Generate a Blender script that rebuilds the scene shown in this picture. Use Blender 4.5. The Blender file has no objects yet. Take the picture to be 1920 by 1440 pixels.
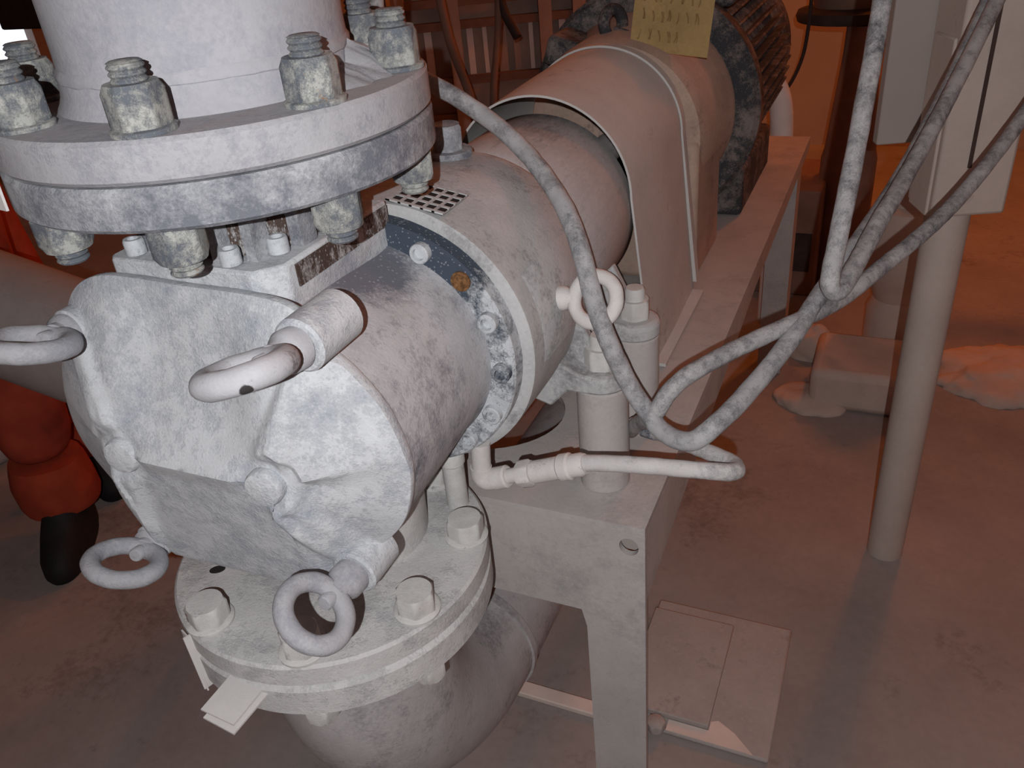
import bpy, bmesh, math, random
from mathutils import Vector, Matrix, noise as mnoise
random.seed(7)
SC = bpy.context.scene
COL = SC.collection
PI = math.pi
V = Vector

# ------------------------------------------------------------------ camera
CAMP = V((0.5038, -0.5473, 1.2684))
cam_d = bpy.data.cameras.new('camera')
cam_d.sensor_fit = 'HORIZONTAL'; cam_d.sensor_width = 36.0
cam_d.lens = 1570.08 / 1920 * 36.0
cam_d.clip_start = 0.02; cam_d.clip_end = 60
cam = bpy.data.objects.new('camera', cam_d); COL.objects.link(cam)
yaw, pitch, roll = 0.4539, 0.5373, -0.0997
fwd = V((-math.sin(yaw)*math.cos(pitch), math.cos(yaw)*math.cos(pitch), -math.sin(pitch)))
rgt = V((math.cos(yaw), math.sin(yaw), 0)); upv = rgt.cross(fwd)
r2 = rgt*math.cos(roll) + upv*math.sin(roll); u2 = -rgt*math.sin(roll) + upv*math.cos(roll)
cam.matrix_world = Matrix(((r2.x, u2.x, -fwd.x, CAMP.x), (r2.y, u2.y, -fwd.y, CAMP.y), (r2.z, u2.z, -fwd.z, CAMP.z), (0, 0, 0, 1)))
SC.camera = cam

# ------------------------------------------------------------------ world, lights, exposure
w = bpy.data.worlds.new('world'); SC.world = w; w.use_nodes = True
w.node_tree.nodes['Background'].inputs[0].default_value = (0.05, 0.022, 0.014, 1)
w.node_tree.nodes['Background'].inputs[1].default_value = 0.3

def point(name, loc, power, col, rad):
    l = bpy.data.lights.new(name, 'POINT'); l.energy = power; l.color = col; l.shadow_soft_size = rad
    o = bpy.data.objects.new(name, l); o.location = loc; COL.objects.link(o); return o

# the flash of the person taking the picture, a little behind, below and left of the lens
point('phone_flash', CAMP + r2*(-0.026) - u2*0.020 - fwd*0.15, 33.0, (0.955, 0.98, 1.0), 0.003)
# sodium lamps of the hall, the right one also an added fill
point('sodium_or_fill_lamp', (0.95, 3.5, 2.5), 54.0, (1.0, 0.23, 0.03), 0.12)
point('sodium_or_fill_lamp', (-1.25, 3.55, 1.9), 30.0, (1.0, 0.23, 0.03), 0.12)
point('sodium_or_fill_lamp', (2.3, 0.9, 2.7), 11.0, (1.0, 0.55, 0.40), 0.7)  # right-hand lamp, its warm-neutral tint added as fill for the right side
point('sodium_or_fill_lamp', (-2.2, -0.4, 2.9), 1.3, (1.0, 0.45, 0.30), 0.2)
SC.view_settings.view_transform = 'Standard'; SC.view_settings.look = 'None'
SC.view_settings.exposure = 0.0; SC.view_settings.gamma = 1.0; SC.view_settings.use_curve_mapping = False

# ------------------------------------------------------------------ materials
def dusty(name, dust=(.60,.595,.61), dark=(.085,.09,.105), cover=.72, scale=14, bump=.5, rough=.85, rust=0.0, fine=1.0, streak=None, tone=.12, spk=.35, soft=1.0, bare_or_shade=None):
    m = bpy.data.materials.new(name); m.use_nodes = True
    nt = m.node_tree; N = nt.nodes; L = nt.links; b = N['Principled BSDF']
    tc = N.new('ShaderNodeTexCoord'); oi = N.new('ShaderNodeObjectInfo')
    ad = N.new('ShaderNodeVectorMath'); ad.operation = 'ADD'
    sc_ = N.new('ShaderNodeVectorMath'); sc_.operation = 'SCALE'; sc_.inputs[0].default_value = (3.1, 7.3, 5.7)
    L.new(oi.outputs['Random'], sc_.inputs['Scale']); L.new(sc_.outputs[0], ad.inputs[1])
    mp = N.new('ShaderNodeMapping')
    L.new(tc.outputs['Object'], mp.inputs[0])
    if streak: mp.inputs['Scale'].default_value = streak
    L.new(mp.outputs[0], ad.inputs[0])
    def nz(s, d, r=.6):
        n = N.new('ShaderNodeTexNoise'); n.inputs['Scale'].default_value = s; n.inputs['Detail'].default_value = d; n.inputs['Roughness'].default_value = r
        L.new(ad.outputs[0], n.inputs['Vector']); return n.outputs['Fac']
    def math_(op, a, c):
        n = N.new('ShaderNodeMath'); n.operation = op
        for i, x in enumerate((a, c)):
            if isinstance(x, (int, float)): n.inputs[i].default_value = x
            else: L.new(x, n.inputs[i])
        return n.outputs[0]
    big = nz(scale, 4); mid = nz(scale*5, 8, .72); tiny = nz(scale*28, 5, .7)
    s1 = math_('MULTIPLY', big, .55); s2 = math_('MULTIPLY', mid, .45); sm = math_('ADD', s1, s2)
    t2 = math_('MULTIPLY', math_('SUBTRACT', tiny, .5), .22*fine); sm = math_('ADD', sm, t2)
    for loc, rad_, amt in (bare_or_shade or ()):                             # patches wiped clean of dust; on the elbow, shade put into the colour
        vd = N.new('ShaderNodeVectorMath'); vd.operation = 'DISTANCE'; vd.inputs[1].default_value = loc
        L.new(tc.outputs['Object'], vd.inputs[0])
        mr = N.new('ShaderNodeMapRange'); mr.interpolation_type = 'SMOOTHSTEP'
        mr.inputs['From Min'].default_value = rad_*.35; mr.inputs['From Max'].default_value = rad_; mr.inputs['To Min'].default_value = amt; mr.inputs['To Max'].default_value = 0
        L.new(vd.outputs['Value'], mr.inputs['Value']); sm = math_('SUBTRACT', sm, mr.outputs[0])
    rmp = N.new('ShaderNodeValToRGB'); c = .5 - (cover-.5)*.34
    rmp.color_ramp.elements[0].position = max(0, c-.045*soft); rmp.color_ramp.elements[1].position = c+.075*soft
    L.new(sm, rmp.inputs[0])
    # dust tone variation
    tr = N.new('ShaderNodeValToRGB')
    tr.color_ramp.elements[0].color = (*[x*(1-tone*2) for x in dust], 1); tr.color_ramp.elements[1].color = (*[min(1, x*(1+tone)) for x in dust], 1)
    tr.color_ramp.elements[0].position = .3; tr.color_ramp.elements[1].position = .7
    L.new(math_('ADD', math_('MULTIPLY', nz(scale*1.7, 6, .65), .7), math_('MULTIPLY', tiny, .3)), tr.inputs[0])
    mix = N.new('ShaderNodeMix'); mix.data_type = 'RGBA'
    mix.inputs[6].default_value = (*dark, 1); L.new(rmp.outputs[0], mix.inputs[0]); L.new(tr.outputs[0], mix.inputs[7])
    out = mix.outputs[2]
    # pale flecks of dust over the bare patches
    vo = N.new('ShaderNodeTexVoronoi'); vo.inputs['Scale'].default_value = scale*16; L.new(ad.outputs[0], vo.inputs['Vector'])
    vr = N.new('ShaderNodeValToRGB'); vr.color_ramp.elements[0].position = .16; vr.color_ramp.elements[1].position = .26
    vr.color_ramp.elements[0].color = (spk, spk, spk, 1); vr.color_ramp.elements[1].color = (0, 0, 0, 1)
    L.new(vo.outputs['Distance'], vr.inputs[0])
    m3 = N.new('ShaderNodeMix'); m3.data_type = 'RGBA'; L.new(vr.outputs[0], m3.inputs[0]); L.new(out, m3.inputs[6]); m3.inputs[7].default_value = (*[min(1, x*1.1) for x in dust], 1)
    out = m3.outputs[2]
    if rust > 0:
        rr = N.new('ShaderNodeValToRGB'); rr.color_ramp.elements[0].position = .70-rust*.22; rr.color_ramp.elements[1].position = .76-rust*.22
        L.new(nz(scale*2.3, 5, .7), rr.inputs[0])
        m2 = N.new('ShaderNodeMix'); m2.data_type = 'RGBA'; L.new(rr.outputs[0], m2.inputs[0]); L.new(out, m2.inputs[6]); m2.inputs[7].default_value = (.30, .15, .06, 1)
        out = m2.outputs[2]
    L.new(out, b.inputs['Base Color']); b.inputs['Roughness'].default_value = rough
    b.inputs['Specular IOR Level'].default_value = .25
    bp = N.new('ShaderNodeBump'); bp.inputs['Strength'].default_value = bump; bp.inputs['Distance'].default_value = .0016
    hs = math_('ADD', math_('MULTIPLY', mid, .55), math_('MULTIPLY', tiny, .45)); hs = math_('ADD', hs, math_('MULTIPLY', rmp.outputs[0], .35))
    L.new(hs, bp.inputs['Height']); L.new(bp.outputs[0], b.inputs['Normal'])
    return m

def plain(name, col, rough=.8, emit=None, es=1.0, metal=0.0, var=.15, scale=20):
    m = bpy.data.materials.new(name); m.use_nodes = True
    nt = m.node_tree; N = nt.nodes; L = nt.links; b = N['Principled BSDF']
    tc = N.new('ShaderNodeTexCoord'); n = N.new('ShaderNodeTexNoise'); n.inputs['Scale'].default_value = scale; n.inputs['Detail'].default_value = 6
    L.new(tc.outputs['Object'], n.inputs['Vector'])
    r = N.new('ShaderNodeValToRGB'); r.color_ramp.elements[0].position = .3; r.color_ramp.elements[1].position = .7
    r.color_ramp.elements[0].color = (*[x*(1-var) for x in col], 1); r.color_ramp.elements[1].color = (*[min(1, x*(1+var)) for x in col], 1)
    L.new(n.outputs['Fac'], r.inputs[0]); L.new(r.outputs[0], b.inputs['Base Color'])
    b.inputs['Roughness'].default_value = rough; b.inputs['Metallic'].default_value = metal; b.inputs['Specular IOR Level'].default_value = .25
    if emit:
        b.inputs['Emission Color'].default_value = (*emit, 1); b.inputs['Emission Strength'].default_value = es
    return m

M = {}
M['white'] = dusty('pale_dust_on_paint', dust=(.365,.355,.37), cover=.93, scale=13, bump=.6, tone=.1, spk=.2, dark=(.21,.215,.25), soft=1.8)
M['cover'] = dusty('dust_on_cast_cover', dust=(.555,.56,.575), cover=.84, scale=15, bump=.9, tone=.1, dark=(.29,.31,.36), soft=1.8, spk=.4)
M['barrel'] = dusty('dust_on_barrel', dust=(.48,.47,.485), cover=.76, scale=12, bump=.6, tone=.13, dark=(.15,.155,.18), spk=.35, soft=1.6, bare_or_shade=[((.055, .035, .395), .10, .22), ((.155, .05, .20), .07, .06)])
M['flange'] = dusty('dust_on_grey_flange', dust=(.42,.42,.435), cover=.64, scale=14, bump=.8, tone=.15, dark=(.15,.155,.18), spk=.15, soft=1.5, bare_or_shade=[((.16, .03, .50), .10, .07)])
M['pipe'] = dusty('dust_on_white_pipe', dust=(.365,.355,.375), cover=.97, scale=8, bump=.45, tone=.09, dark=(.24,.235,.28), spk=.1, soft=2)
M['nut'] = dusty('dust_on_zinc_nut', dust=(.38,.375,.35), dark=(.12,.13,.15), cover=.55, scale=34, bump=.7, rust=.22, spk=.2)
M['boltwhite'] = dusty('dust_caked_bolt', dust=(.58,.56,.54), cover=1.05, scale=26, bump=.8, rust=.2, tone=.1)
M['chipped'] = dusty('white_dust_with_chip', dust=(.40,.39,.405), cover=.97, scale=13, bump=.5, tone=.08, spk=.1, dark=(.035,.03,.03), bare_or_shade=[((.0229, -.026, .0046), .0058, .4)])
M['steelscrew'] = dusty('dust_on_socket_screw', dust=(.52,.53,.55), dark=(.2,.22,.25), cover=.75, scale=40, bump=.5)
M['ring'] = dusty('dust_on_dark_ring', dust=(.54,.55,.57), dark=(.055,.07,.095), cover=.66, scale=17, bump=1.0, spk=.3, bare_or_shade=[((.10, .08, .40), .12, .22)])
M['casing'] = dusty('dust_on_casing', dust=(.46,.45,.448), dark=(.16,.15,.155), cover=.88, scale=9, bump=.6, tone=.13, soft=1.5)
M['neck'] = dusty('dust_on_shaft_housing', dust=(.50,.47,.465), dark=(.17,.15,.15), cover=.90, scale=8, bump=.45, tone=.14, streak=(1, .35, 1), soft=1.8)
M['guard'] = dusty('dust_on_sheet_guard', dust=(.55,.525,.505), dark=(.22,.17,.15), cover=1.05, scale=6, bump=.22, tone=.08, spk=.05)
M['stand'] = dusty('dust_on_stand', dust=(.47,.43,.41), dark=(.30,.285,.28), cover=.97, scale=7, bump=.4, tone=.09, spk=.1, soft=1.8)
M['suction'] = dusty('dust_on_suction_pipe', dust=(.46,.43,.43), dark=(.2,.19,.2), cover=.93, scale=8, bump=.6, tone=.11, spk=.3, soft=1.6, bare_or_shade=[((.10, .20, -.20), .08, .2)])  # dark patch is shade inside the bend, put into the colour
M['lowflange'] = dusty('thick_dust_on_low_flange', dust=(.56,.545,.535), dark=(.33,.33,.34), cover=.93, scale=13, bump=1.0, tone=.11, spk=.35, soft=1.8)
M['hose'] = dusty('dust_on_black_hose', dust=(.41,.395,.40), dark=(.085,.085,.095), cover=.80, scale=24, bump=.6, tone=.13, spk=.2, soft=1.7)
M['darkhose'] = dusty('dark_hose_streaked_with_dust', dust=(.42,.40,.40), dark=(.075,.072,.08), cover=.72, scale=22, bump=.6, tone=.15, spk=.2, soft=1.6)
M['palehose'] = dusty('pale_dusty_hose', dust=(.53,.50,.49), dark=(.2,.2,.21), cover=.88, scale=26, bump=.6, tone=.1, spk=.2, soft=1.5)
M['cable'] = dusty('dust_on_dark_cable', dust=(.43,.43,.46), dark=(.03,.035,.05), cover=.66, scale=26, bump=.6, tone=.1, spk=.4)
M['fitting'] = dusty('dust_on_fitting', dust=(.60,.56,.54), dark=(.25,.22,.2), cover=1.05, scale=24, bump=.6, tone=.08)
M['motor'] = dusty('dust_on_motor', dust=(.22,.18,.165), dark=(.04,.04,.045), cover=.48, scale=13, bump=.5, tone=.15, spk=.3)
M['bell'] = dusty('dust_on_bell_housing', dust=(.50,.35,.28), dark=(.16,.12,.11), cover=.92, scale=8, bump=.35, tone=.14)
M['brownrecess'] = dusty('dust_on_brown_recess', dust=(.5,.49,.49), dark=(.065,.042,.034), cover=.42, scale=26, bump=.4, streak=(1, 1, .5), spk=.5)
M['holeshade'] = plain('hole_shade', (.02, .018, .018))  # near-black colour stands in for the shade inside holes
M['rusthole'] = plain('rusty_hole', (.16, .075, .03), var=.6, scale=300)
M['floor'] = dusty('dusty_concrete_floor', dust=(.34,.295,.275), dark=(.2,.165,.15), cover=.92, scale=2.2, bump=.3, tone=.12, spk=.05)
M['plinth'] = dusty('dusty_plinth', dust=(.44,.39,.365), dark=(.25,.21,.19), cover=.95, scale=4, bump=.3, tone=.1)
M['strip'] = plain('pale_lit_edge', (.72,.60,.54), var=.08)  # brightness of lit edges is put into this pale colour
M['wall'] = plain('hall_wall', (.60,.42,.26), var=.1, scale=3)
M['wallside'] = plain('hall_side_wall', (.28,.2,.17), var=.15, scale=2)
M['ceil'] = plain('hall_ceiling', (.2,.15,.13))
M['column'] = dusty('dusty_column', dust=(.53,.44,.39), dark=(.3,.22,.19), cover=1.05, scale=5, bump=.2, tone=.07, spk=.05)
M['panel'] = plain('grey_panel_paint', (.38,.32,.29), var=.06, scale=5)
M['slit'] = plain('dark_slit', (.06,.035,.03))
M['steel'] = plain('brown_steel', (.2,.12,.09), var=.25, scale=9)
M['steeldark'] = plain('dark_steel', (.045,.032,.03), var=.3)
M['rackpanel'] = plain('rack_sheet', (.42,.30,.25), var=.2, scale=6)
M['pale'] = plain('pale_sheet', (.8,.72,.68), var=.06)
M['glow'] = plain('daylight_pane', (.8,.85,.95), emit=(.75,.88,1.0), es=1.3)
M['orange'] = plain('orange_cloth', (.30,.045,.022), var=.3, scale=14, rough=.95)
M['orangecuff'] = plain('orange_cloth_cuff', (.36,.052,.022), var=.25, scale=16, rough=.95)
M['skin'] = plain('skin', (.5,.3,.22))
M['boot'] = plain('black_boot_leather', (.014,.013,.014), var=.3, rough=.7)
M['hair'] = plain('dark_hair', (.03,.02,.015))
M['paper'] = dusty('dirty_paper_tag', dust=(.42,.275,.115), dark=(.30,.19,.075), cover=.8, scale=8, bump=.1, tone=.15, spk=.05)
M['ink'] = plain('faded_ink', (.27,.165,.065), var=.3, scale=60)
M['duct'] = dusty('dust_on_duct', dust=(.32,.275,.26), dark=(.25,.23,.22), cover=1.0, scale=6, bump=.2, tone=.1, spk=.05)
M['tagplate'] = dusty('dusty_tag_plate', dust=(.60,.565,.55), dark=(.35,.33,.33), cover=1.1, scale=14, bump=.3, tone=.05, spk=.05)
M['powder'] = dusty('settled_white_powder', dust=(.56,.45,.39), dark=(.38,.29,.25), cover=1.05, scale=9, bump=.5, tone=.08, spk=.05)

# ------------------------------------------------------------------ mesh helpers
def nb(): return bmesh.new()
def frame_to(d):
    d = V(d).normalized(); q = d.to_track_quat('Z', 'Y'); return q.to_matrix().to_4x4()
def place(p, d=(0, 0, 1), spin=0): return Matrix.Translation(V(p)) @ frame_to(d) @ Matrix.Rotation(spin, 4, 'Z')

def loft(bm, loops, closed=True, cap0=True, cap1=True):
    rows = [[bm.verts.new(p) for p in lp] for lp in loops]
    n = len(rows[0])
    for a, b in zip(rows, rows[1:]):
        for i in range(n if closed else n-1):
            j = (i+1) % n
            try: bm.faces.new((a[i], a[j], b[j], b[i]))
            except ValueError: pass
    if cap0: bm.faces.new(rows[0][::-1])
    if cap1: bm.faces.new(rows[-1])
    return rows

def lathe(bm, prof, mat=Matrix(), n=40, caps=True):
    loops = [[mat @ V((r*math.cos(2*PI*i/n), r*math.sin(2*PI*i/n), z)) for i in range(n)] for r, z in prof]
    loft(bm, loops, True, caps and prof[0][0] > 1e-5, caps and prof[-1][0] > 1e-5)

def cyl(bm, p0, p1, r, n=32, r1=None, ch=0.0):
    p0 = V(p0); p1 = V(p1); h = (p1-p0).length; r1 = r if r1 is None else r1
    prof = [(r-ch, 0), (r, ch), (r1, h-ch), (r1-ch, h)] if ch else [(r, 0), (r1, h)]
    lathe(bm, prof, place(p0, p1-p0), n)

def box(bm, c, s, rot=None):
    m = Matrix.Translation(V(c)) @ (rot.to_4x4() if rot else Matrix()) @ Matrix.Diagonal((s[0], s[1], s[2], 1))
    bmesh.ops.create_cube(bm, size=1, matrix=m)

def bx(bm, x0, x1, y0, y1, z0, z1): box(bm, ((x0+x1)/2, (y0+y1)/2, (z0+z1)/2), (abs(x1-x0), abs(y1-y0), abs(z1-z0)))

def prism(bm, poly, h, mat=Matrix(), z0=0):
    loft(bm, [[mat @ V((x, y, z0)) for x, y in poly], [mat @ V((x, y, z0+h)) for x, y in poly]])

def torus(bm, c, nrm, R, r, n=56, k=20, mat=None):
    m = mat or place(c, nrm)
    rows = []
    for i in range(n):
        a = 2*PI*i/n
        rows.append([bm.verts.new(m @ V(((R+r*math.cos(2*PI*j/k))*math.cos(a), (R+r*math.cos(2*PI*j/k))*math.sin(a), r*math.sin(2*PI*j/k)))) for j in range(k)])
    for i in range(n):
        a = rows[i]; b = rows[(i+1) % n]
        for j in range(k): bm.faces.new((a[j], b[j], b[(j+1) % k], a[(j+1) % k]))

def smooth_path(pts, sub=10):
    P = [V(p) for p in pts]; P = [P[0]*2-P[1]] + P + [P[-1]*2-P[-2]]; out = []
    for i in range(1, len(P)-2):
        p0, p1, p2, p3 = P[i-1:i+3]
        for s in range(sub):
            t = s/sub
            out.append(.5*((2*p1)+(p2-p0)*t+(2*p0-5*p1+4*p2-p3)*t*t+(3*p1-p0-3*p2+p3)*t**3))
    out.append(P[-2]); return out

def tube(bm, pts, r, n=16, sub=10, caps=True, rfun=None):
    P = smooth_path(pts, sub) if sub else [V(p) for p in pts]
    loops = []; nrm = None
    for i, p in enumerate(P):
        t = (P[min(i+1, len(P)-1)]-P[max(i-1, 0)]).normalized()
        if nrm is None:
            nrm = t.orthogonal().normalized()
        nrm = (nrm - t*nrm.dot(t)).normalized(); bn = t.cross(nrm)
        rr = rfun(i/(len(P)-1)) if rfun else r
        loops.append([p + (nrm*math.cos(2*PI*k/n)+bn*math.sin(2*PI*k/n))*rr for k in range(n)])
    loft(bm, loops, True, caps, caps)

def hexprof(bm, mat, af, h, ch=.12, n_up=True):
    # hexagon nut or head with rounded-off corners top and bottom
    R = af/math.sqrt(3); n = 48
    def rad(a):
        a = (a % (PI/3)) - PI/6
        return af/2/math.cos(a)
    rows = []
    for z, k in ((0, 0.93), (h*.06, 1), (h*(1-ch), 1), (h, .0)):
        lp = []
        for i in range(n):
            a = 2*PI*i/n; r = rad(a)
            if k == 0.93: r = min(r, af/2*1.08)
            if k == 0.0: r = min(r, af/2)*.985
            if z == h*(1-ch): r = r if r < af/2*1.04 else r*1.0
            lp.append(mat @ V((r*math.cos(a), r*math.sin(a), z)))
        rows.append(lp)
    loft(bm, rows)

def wobble(bm, amp, s):
    for v in bm.verts:
        v.co += v.normal*0 + V(mnoise.noise_vector(v.co*s))*amp

def obj(name, bm, mat, parent=None, ang=38, bev=0.0, label=None, sub=0):
    bmesh.ops.recalc_face_normals(bm, faces=bm.faces[:])
    me = bpy.data.meshes.new(name)
    o = bpy.data.objects.new(name, me); COL.objects.link(o)
    if parent is not None:
        o.parent = parent
        inv = world(parent).inverted()
        bm.transform(inv)
    bm.to_mesh(me); bm.free()
    me.materials.append(M[mat] if isinstance(mat, str) else mat)
    me.shade_smooth(); me.set_sharp_from_angle(angle=math.radians(ang))
    if bev:
        md = o.modifiers.new('bevel', 'BEVEL'); md.width = bev; md.segments = 2; md.limit_method = 'ANGLE'; md.angle_limit = math.radians(40)
    if sub:
        md = o.modifiers.new('subd', 'SUBSURF'); md.levels = sub; md.render_levels = sub
    if label: o['label'] = label
    return o

def world(o):
    m = Matrix.LocRotScale(o.location, o.rotation_euler, o.scale)
    return world(o.parent) @ m if o.parent else m

def tag(o, label, cat, group=None, kind=None):
    o['label'] = label; o['category'] = cat
    if group: o['group'] = group
    if kind: o['kind'] = kind
    return o

def thing(name, label, cat, loc=(0, 0, 0), group=None):
    o = bpy.data.objects.new(name, None); COL.objects.link(o); o.location = loc; o.empty_display_size = .05
    return tag(o, label, cat, group)

def struct(name, bm, mat, label, parent=None):
    o = obj(name, bm, mat, parent)
    o['kind'] = 'structure'
    if not parent: o['label'] = label; o['category'] = name.split('_')[0]
    return o

def copy_tree(o, parent=None):
    c = o.copy(); COL.objects.link(c)
    if parent is not None: c.parent = parent
    for ch in list(o.children): copy_tree(ch, c)
    return c

# ------------------------------------------------------------------ the setting
bm = nb(); bx(bm, -4.6, 3.4, -2.6, 4.1, -.1, 0); struct('floor', bm, 'floor', 'dusty brown concrete floor of the plant hall')
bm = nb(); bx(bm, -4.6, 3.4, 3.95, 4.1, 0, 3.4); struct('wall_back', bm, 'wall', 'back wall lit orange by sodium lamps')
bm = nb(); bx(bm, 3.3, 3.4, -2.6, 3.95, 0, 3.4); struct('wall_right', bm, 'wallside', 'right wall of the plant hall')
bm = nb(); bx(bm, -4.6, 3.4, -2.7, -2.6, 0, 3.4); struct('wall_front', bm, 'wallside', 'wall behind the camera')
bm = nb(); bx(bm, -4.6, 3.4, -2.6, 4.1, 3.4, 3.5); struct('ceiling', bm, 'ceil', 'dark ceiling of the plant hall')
bm = nb()
WX = -4.5
bx(bm, WX-.1, WX, -2.6, 2.62, 0, 3.4); bx(bm, WX-.1, WX, 3.42, 3.95, 0, 3.4)
bx(bm, WX-.1, WX, 2.62, 3.42, 0, .5); bx(bm, WX-.1, WX, 2.62, 3.42, .86, 3.4)
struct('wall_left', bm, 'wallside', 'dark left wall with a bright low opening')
bm = nb(); bx(bm, WX-.09, WX-.07, 2.62, 3.42, .5, .86)
wn = struct('window_1', bm, 'glow', 'small bright daylit window behind the bolts at the left edge')
bm = nb()
bx(bm, WX-.06, WX+.02, 3.08, 3.12, .5, .86); bx(bm, WX-.06, WX+.02, 2.62, 3.42, .49, .52); bx(bm, WX-.06, WX+.02, 2.62, 3.42, .84, .87)
struct('window_frame', bm, 'steeldark', '', wn)

# ------------------------------------------------------------------ discharge pipe with its flange (above)
PZ = 0.875
def flange_mesh(bm, z0, z1, R=.17, bore=.09, ch=.003, holes=()):
    lathe(bm, [(bore, z0), (R-ch, z0), (R, z0+ch), (R, z1-ch), (R-ch, z1), (bore, z1)], Matrix(), 128, True)

dp = thing('discharge_pipe', 'white dust-coated vertical pipe with bolted flange above the pump', 'pipe', (0, 0, 1.1205))
bm = nb(); flange_mesh(bm, 1.1205, 1.15); obj('flange', bm, 'white', dp)
bm = nb(); lathe(bm, [(.119, 1.149), (.1155, 1.154), (.1125, 1.161), (.1112, 1.172), (.1100, 1.178), (.1095, 1.19), (.1095, 1.75)], Matrix(), 96); obj('pipe', bm, 'pipe', dp)
bm = nb(); lathe(bm, [(.1095, 1.168), (.1122, 1.171), (.1120, 1.176), (.1093, 1.180)], Matrix(), 96); wobble(bm, .0012, 60); obj('weld_bead', bm, 'pipe', dp)
# drift of loose powder lying on the flange against the neck
bm = nb()
n = 60; L0 = []; L1 = []; L2 = []; L3 = []
for i in range(n):
    a = math.radians(-25+105*i/(n-1)); e = math.sin(PI*i/(n-1))
    h = .026*e*(.75+.7*mnoise.noise(V((i*.35, 1.3, 0)))+.25*mnoise.noise(V((i*1.3, 4.3, 0))))
    wd = .043*e*(.8+.5*mnoise.noise(V((i*.22, 5.3, 0))))
    c_, s_ = math.cos(a), math.sin(a)
    L0.append((.110*c_, .110*s_, 1.149)); L1.append((.113*c_, .113*s_, 1.150+h)); L2.append(((.118+wd*.5)*c_, (.118+wd*.5)*s_, 1.150+h*.55)); L3.append(((.119+wd)*c_, (.119+wd)*s_, 1.1495))
loft(bm, [L0, L1, L2, L3], False, False, False)
pd = obj('powder_drift', bm, 'white', dp, 80)

# ------------------------------------------------------------------ the pump
pump = thing('screw_pump', 'big dust-caked pump with faceted end cover in the middle', 'pump', (0, 0, .60))
bm = nb(); flange_mesh(bm, 1.088, 1.119); obj('discharge_flange', bm, 'flange', pump, label='blotchy grey flange of the pump outlet')
bm = nb(); flange_mesh(bm, .6353, .6628); obj('suction_flange', bm, 'lowflange', pump, label='pale lower flange of the pump inlet')

CX = .07
def rim(R, xc=CX, bul=.18, n=160):
    """rounded oval outline in the pump's cross plane: two arcs about the shafts with a slightly crowned top and bottom"""
    out = []
    per = []
    q = n//4
    def pt(a, s): return (s*xc+R*math.cos(a), R*math.sin(a))
    for i in range(q): out.append(pt(-PI/2+PI*i/q, 1))
    for i in range(q): out.append((xc-2*xc*i/q, R))
    for i in range(q): out.append(pt(PI/2+PI*i/q, -1))
    for i in range(q): out.append((-xc+2*xc*i/q, -R))
    res = []
    for x, z in out:
        k = max(0, 1-abs(x)/.115) if z > 0 else max(0, 1-abs(x)/.175)
        res.append((x, z*(1+(bul if z > 0 else bul*1.25)*k)))
    return res
def ring3(o2, y, k=1.0): return [V((x*k, y, PZ+z*k)) for x, z in o2]

# cast end cover: ridge between the two shaft ends, cone-like lobes, ribs to the corner bosses
BOSS = {'TL': (-.125, .095), 'TR': (.135, .123), 'BL': (-.108, -.130), 'BR': (.128, -.105)}
SH = {'L': (-.073, 0.0), 'R': (.080, 0.0)}
ctl = [(0, -.146), (.055, -.144), (.100, -.127), (.128, -.1005), (.152, -.082), (.175, -.049), (.186, 0), (.175, .049), (.152, .082), (.128, .103), (.118, .122), (.100, .136), (.06, .141), (0, .142), (-.05, .144), (-.09, .142), (-.122, .128), (-.148, .098), (-.17, .062), (-.186, .030), (-.198, -.010), (-.196, -.053), (-.168, -.104), (-.142, -.130), (-.10, -.147), (-.05, -.148)]
def closed_path(c, sub):
    out = []; n = len(c)
    for i in range(n):
        p0, p1, p2, p3 = (V((*c[(i+k-1) % n], 0)) for k in range(4))
        for q in range(sub):
            t = q/sub; p = .5*((2*p1)+(p2-p0)*t+(2*p0-5*p1+4*p2-p3)*t*t+(3*p1-p0-3*p2+p3)*t**3); out.append((p.x, p.y))
    return out
o2 = closed_path(ctl, 7)
bm = nb()
def seg(p, a, b):
    ax, az = a; bx_, bz = b; dx, dz = bx_-ax, bz-az; t = max(0, min(1, ((p[0]-ax)*dx+(p[1]-az)*dz)/(dx*dx+dz*dz)))
    return math.hypot(p[0]-ax-t*dx, p[1]-az-t*dz), t
def sst(e0, e1, x):
    t = max(0, min(1, (x-e0)/(e1-e0))); return t*t*(3-2*t)
def cover_h(x, z, u):
    h = .058*(1-u)**.92
    wz = sst(.0, .03, -z)*sst(.135, .085, abs(x))                   # lower face: shallower, ending in a thick edge
    h += wz*((.058-.030*u)*sst(1.0, .95, u)-h)
    if z > 0 and abs(x) < .1:                                       # hollow scoop above the ridge
        h -= .014*math.sin(PI*min(1, u))*sst(.085, .03, abs(x))
    for s, b in (('L', 'TL'), ('L', 'BL'), ('R', 'TR'), ('R', 'BR')):  # ribs
        d, t = seg((x, z), SH[s], BOSS[b])
        h += .007*sst(.020, .007, d)*sst(.014, .034, math.hypot(x-SH[s][0], z-SH[s][1]))
    # raised pads on the outer quarters
    for sx in (1, -1):
        xx = x*sx
        ang = math.degrees(math.atan2(z, xx-.08)); rr = math.hypot(xx-.08, z)
        if xx > .06:
            pad = sst(0, 7, ang)*sst(80, 64, ang)*sst(.028, .037, rr)
            h += .009*pad*(1-.75*u)*(1 if sx > 0 else .35)
            pad = sst(0, -9, ang)*sst(-75, -58, ang)*sst(.03, .036, rr)
            h -= .006*pad*(1-u)
    # round hollow about each centre bolt
    for s in SH.values():
        r = math.hypot(x-s[0], z-s[1])
        h -= .004*sst(.030, .016, r)
    if z < -.004 and abs(x) < .085: h -= .004*sst(0, .03, -z)*(1-u)
    return h
rings = 44; loops = []
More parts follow.
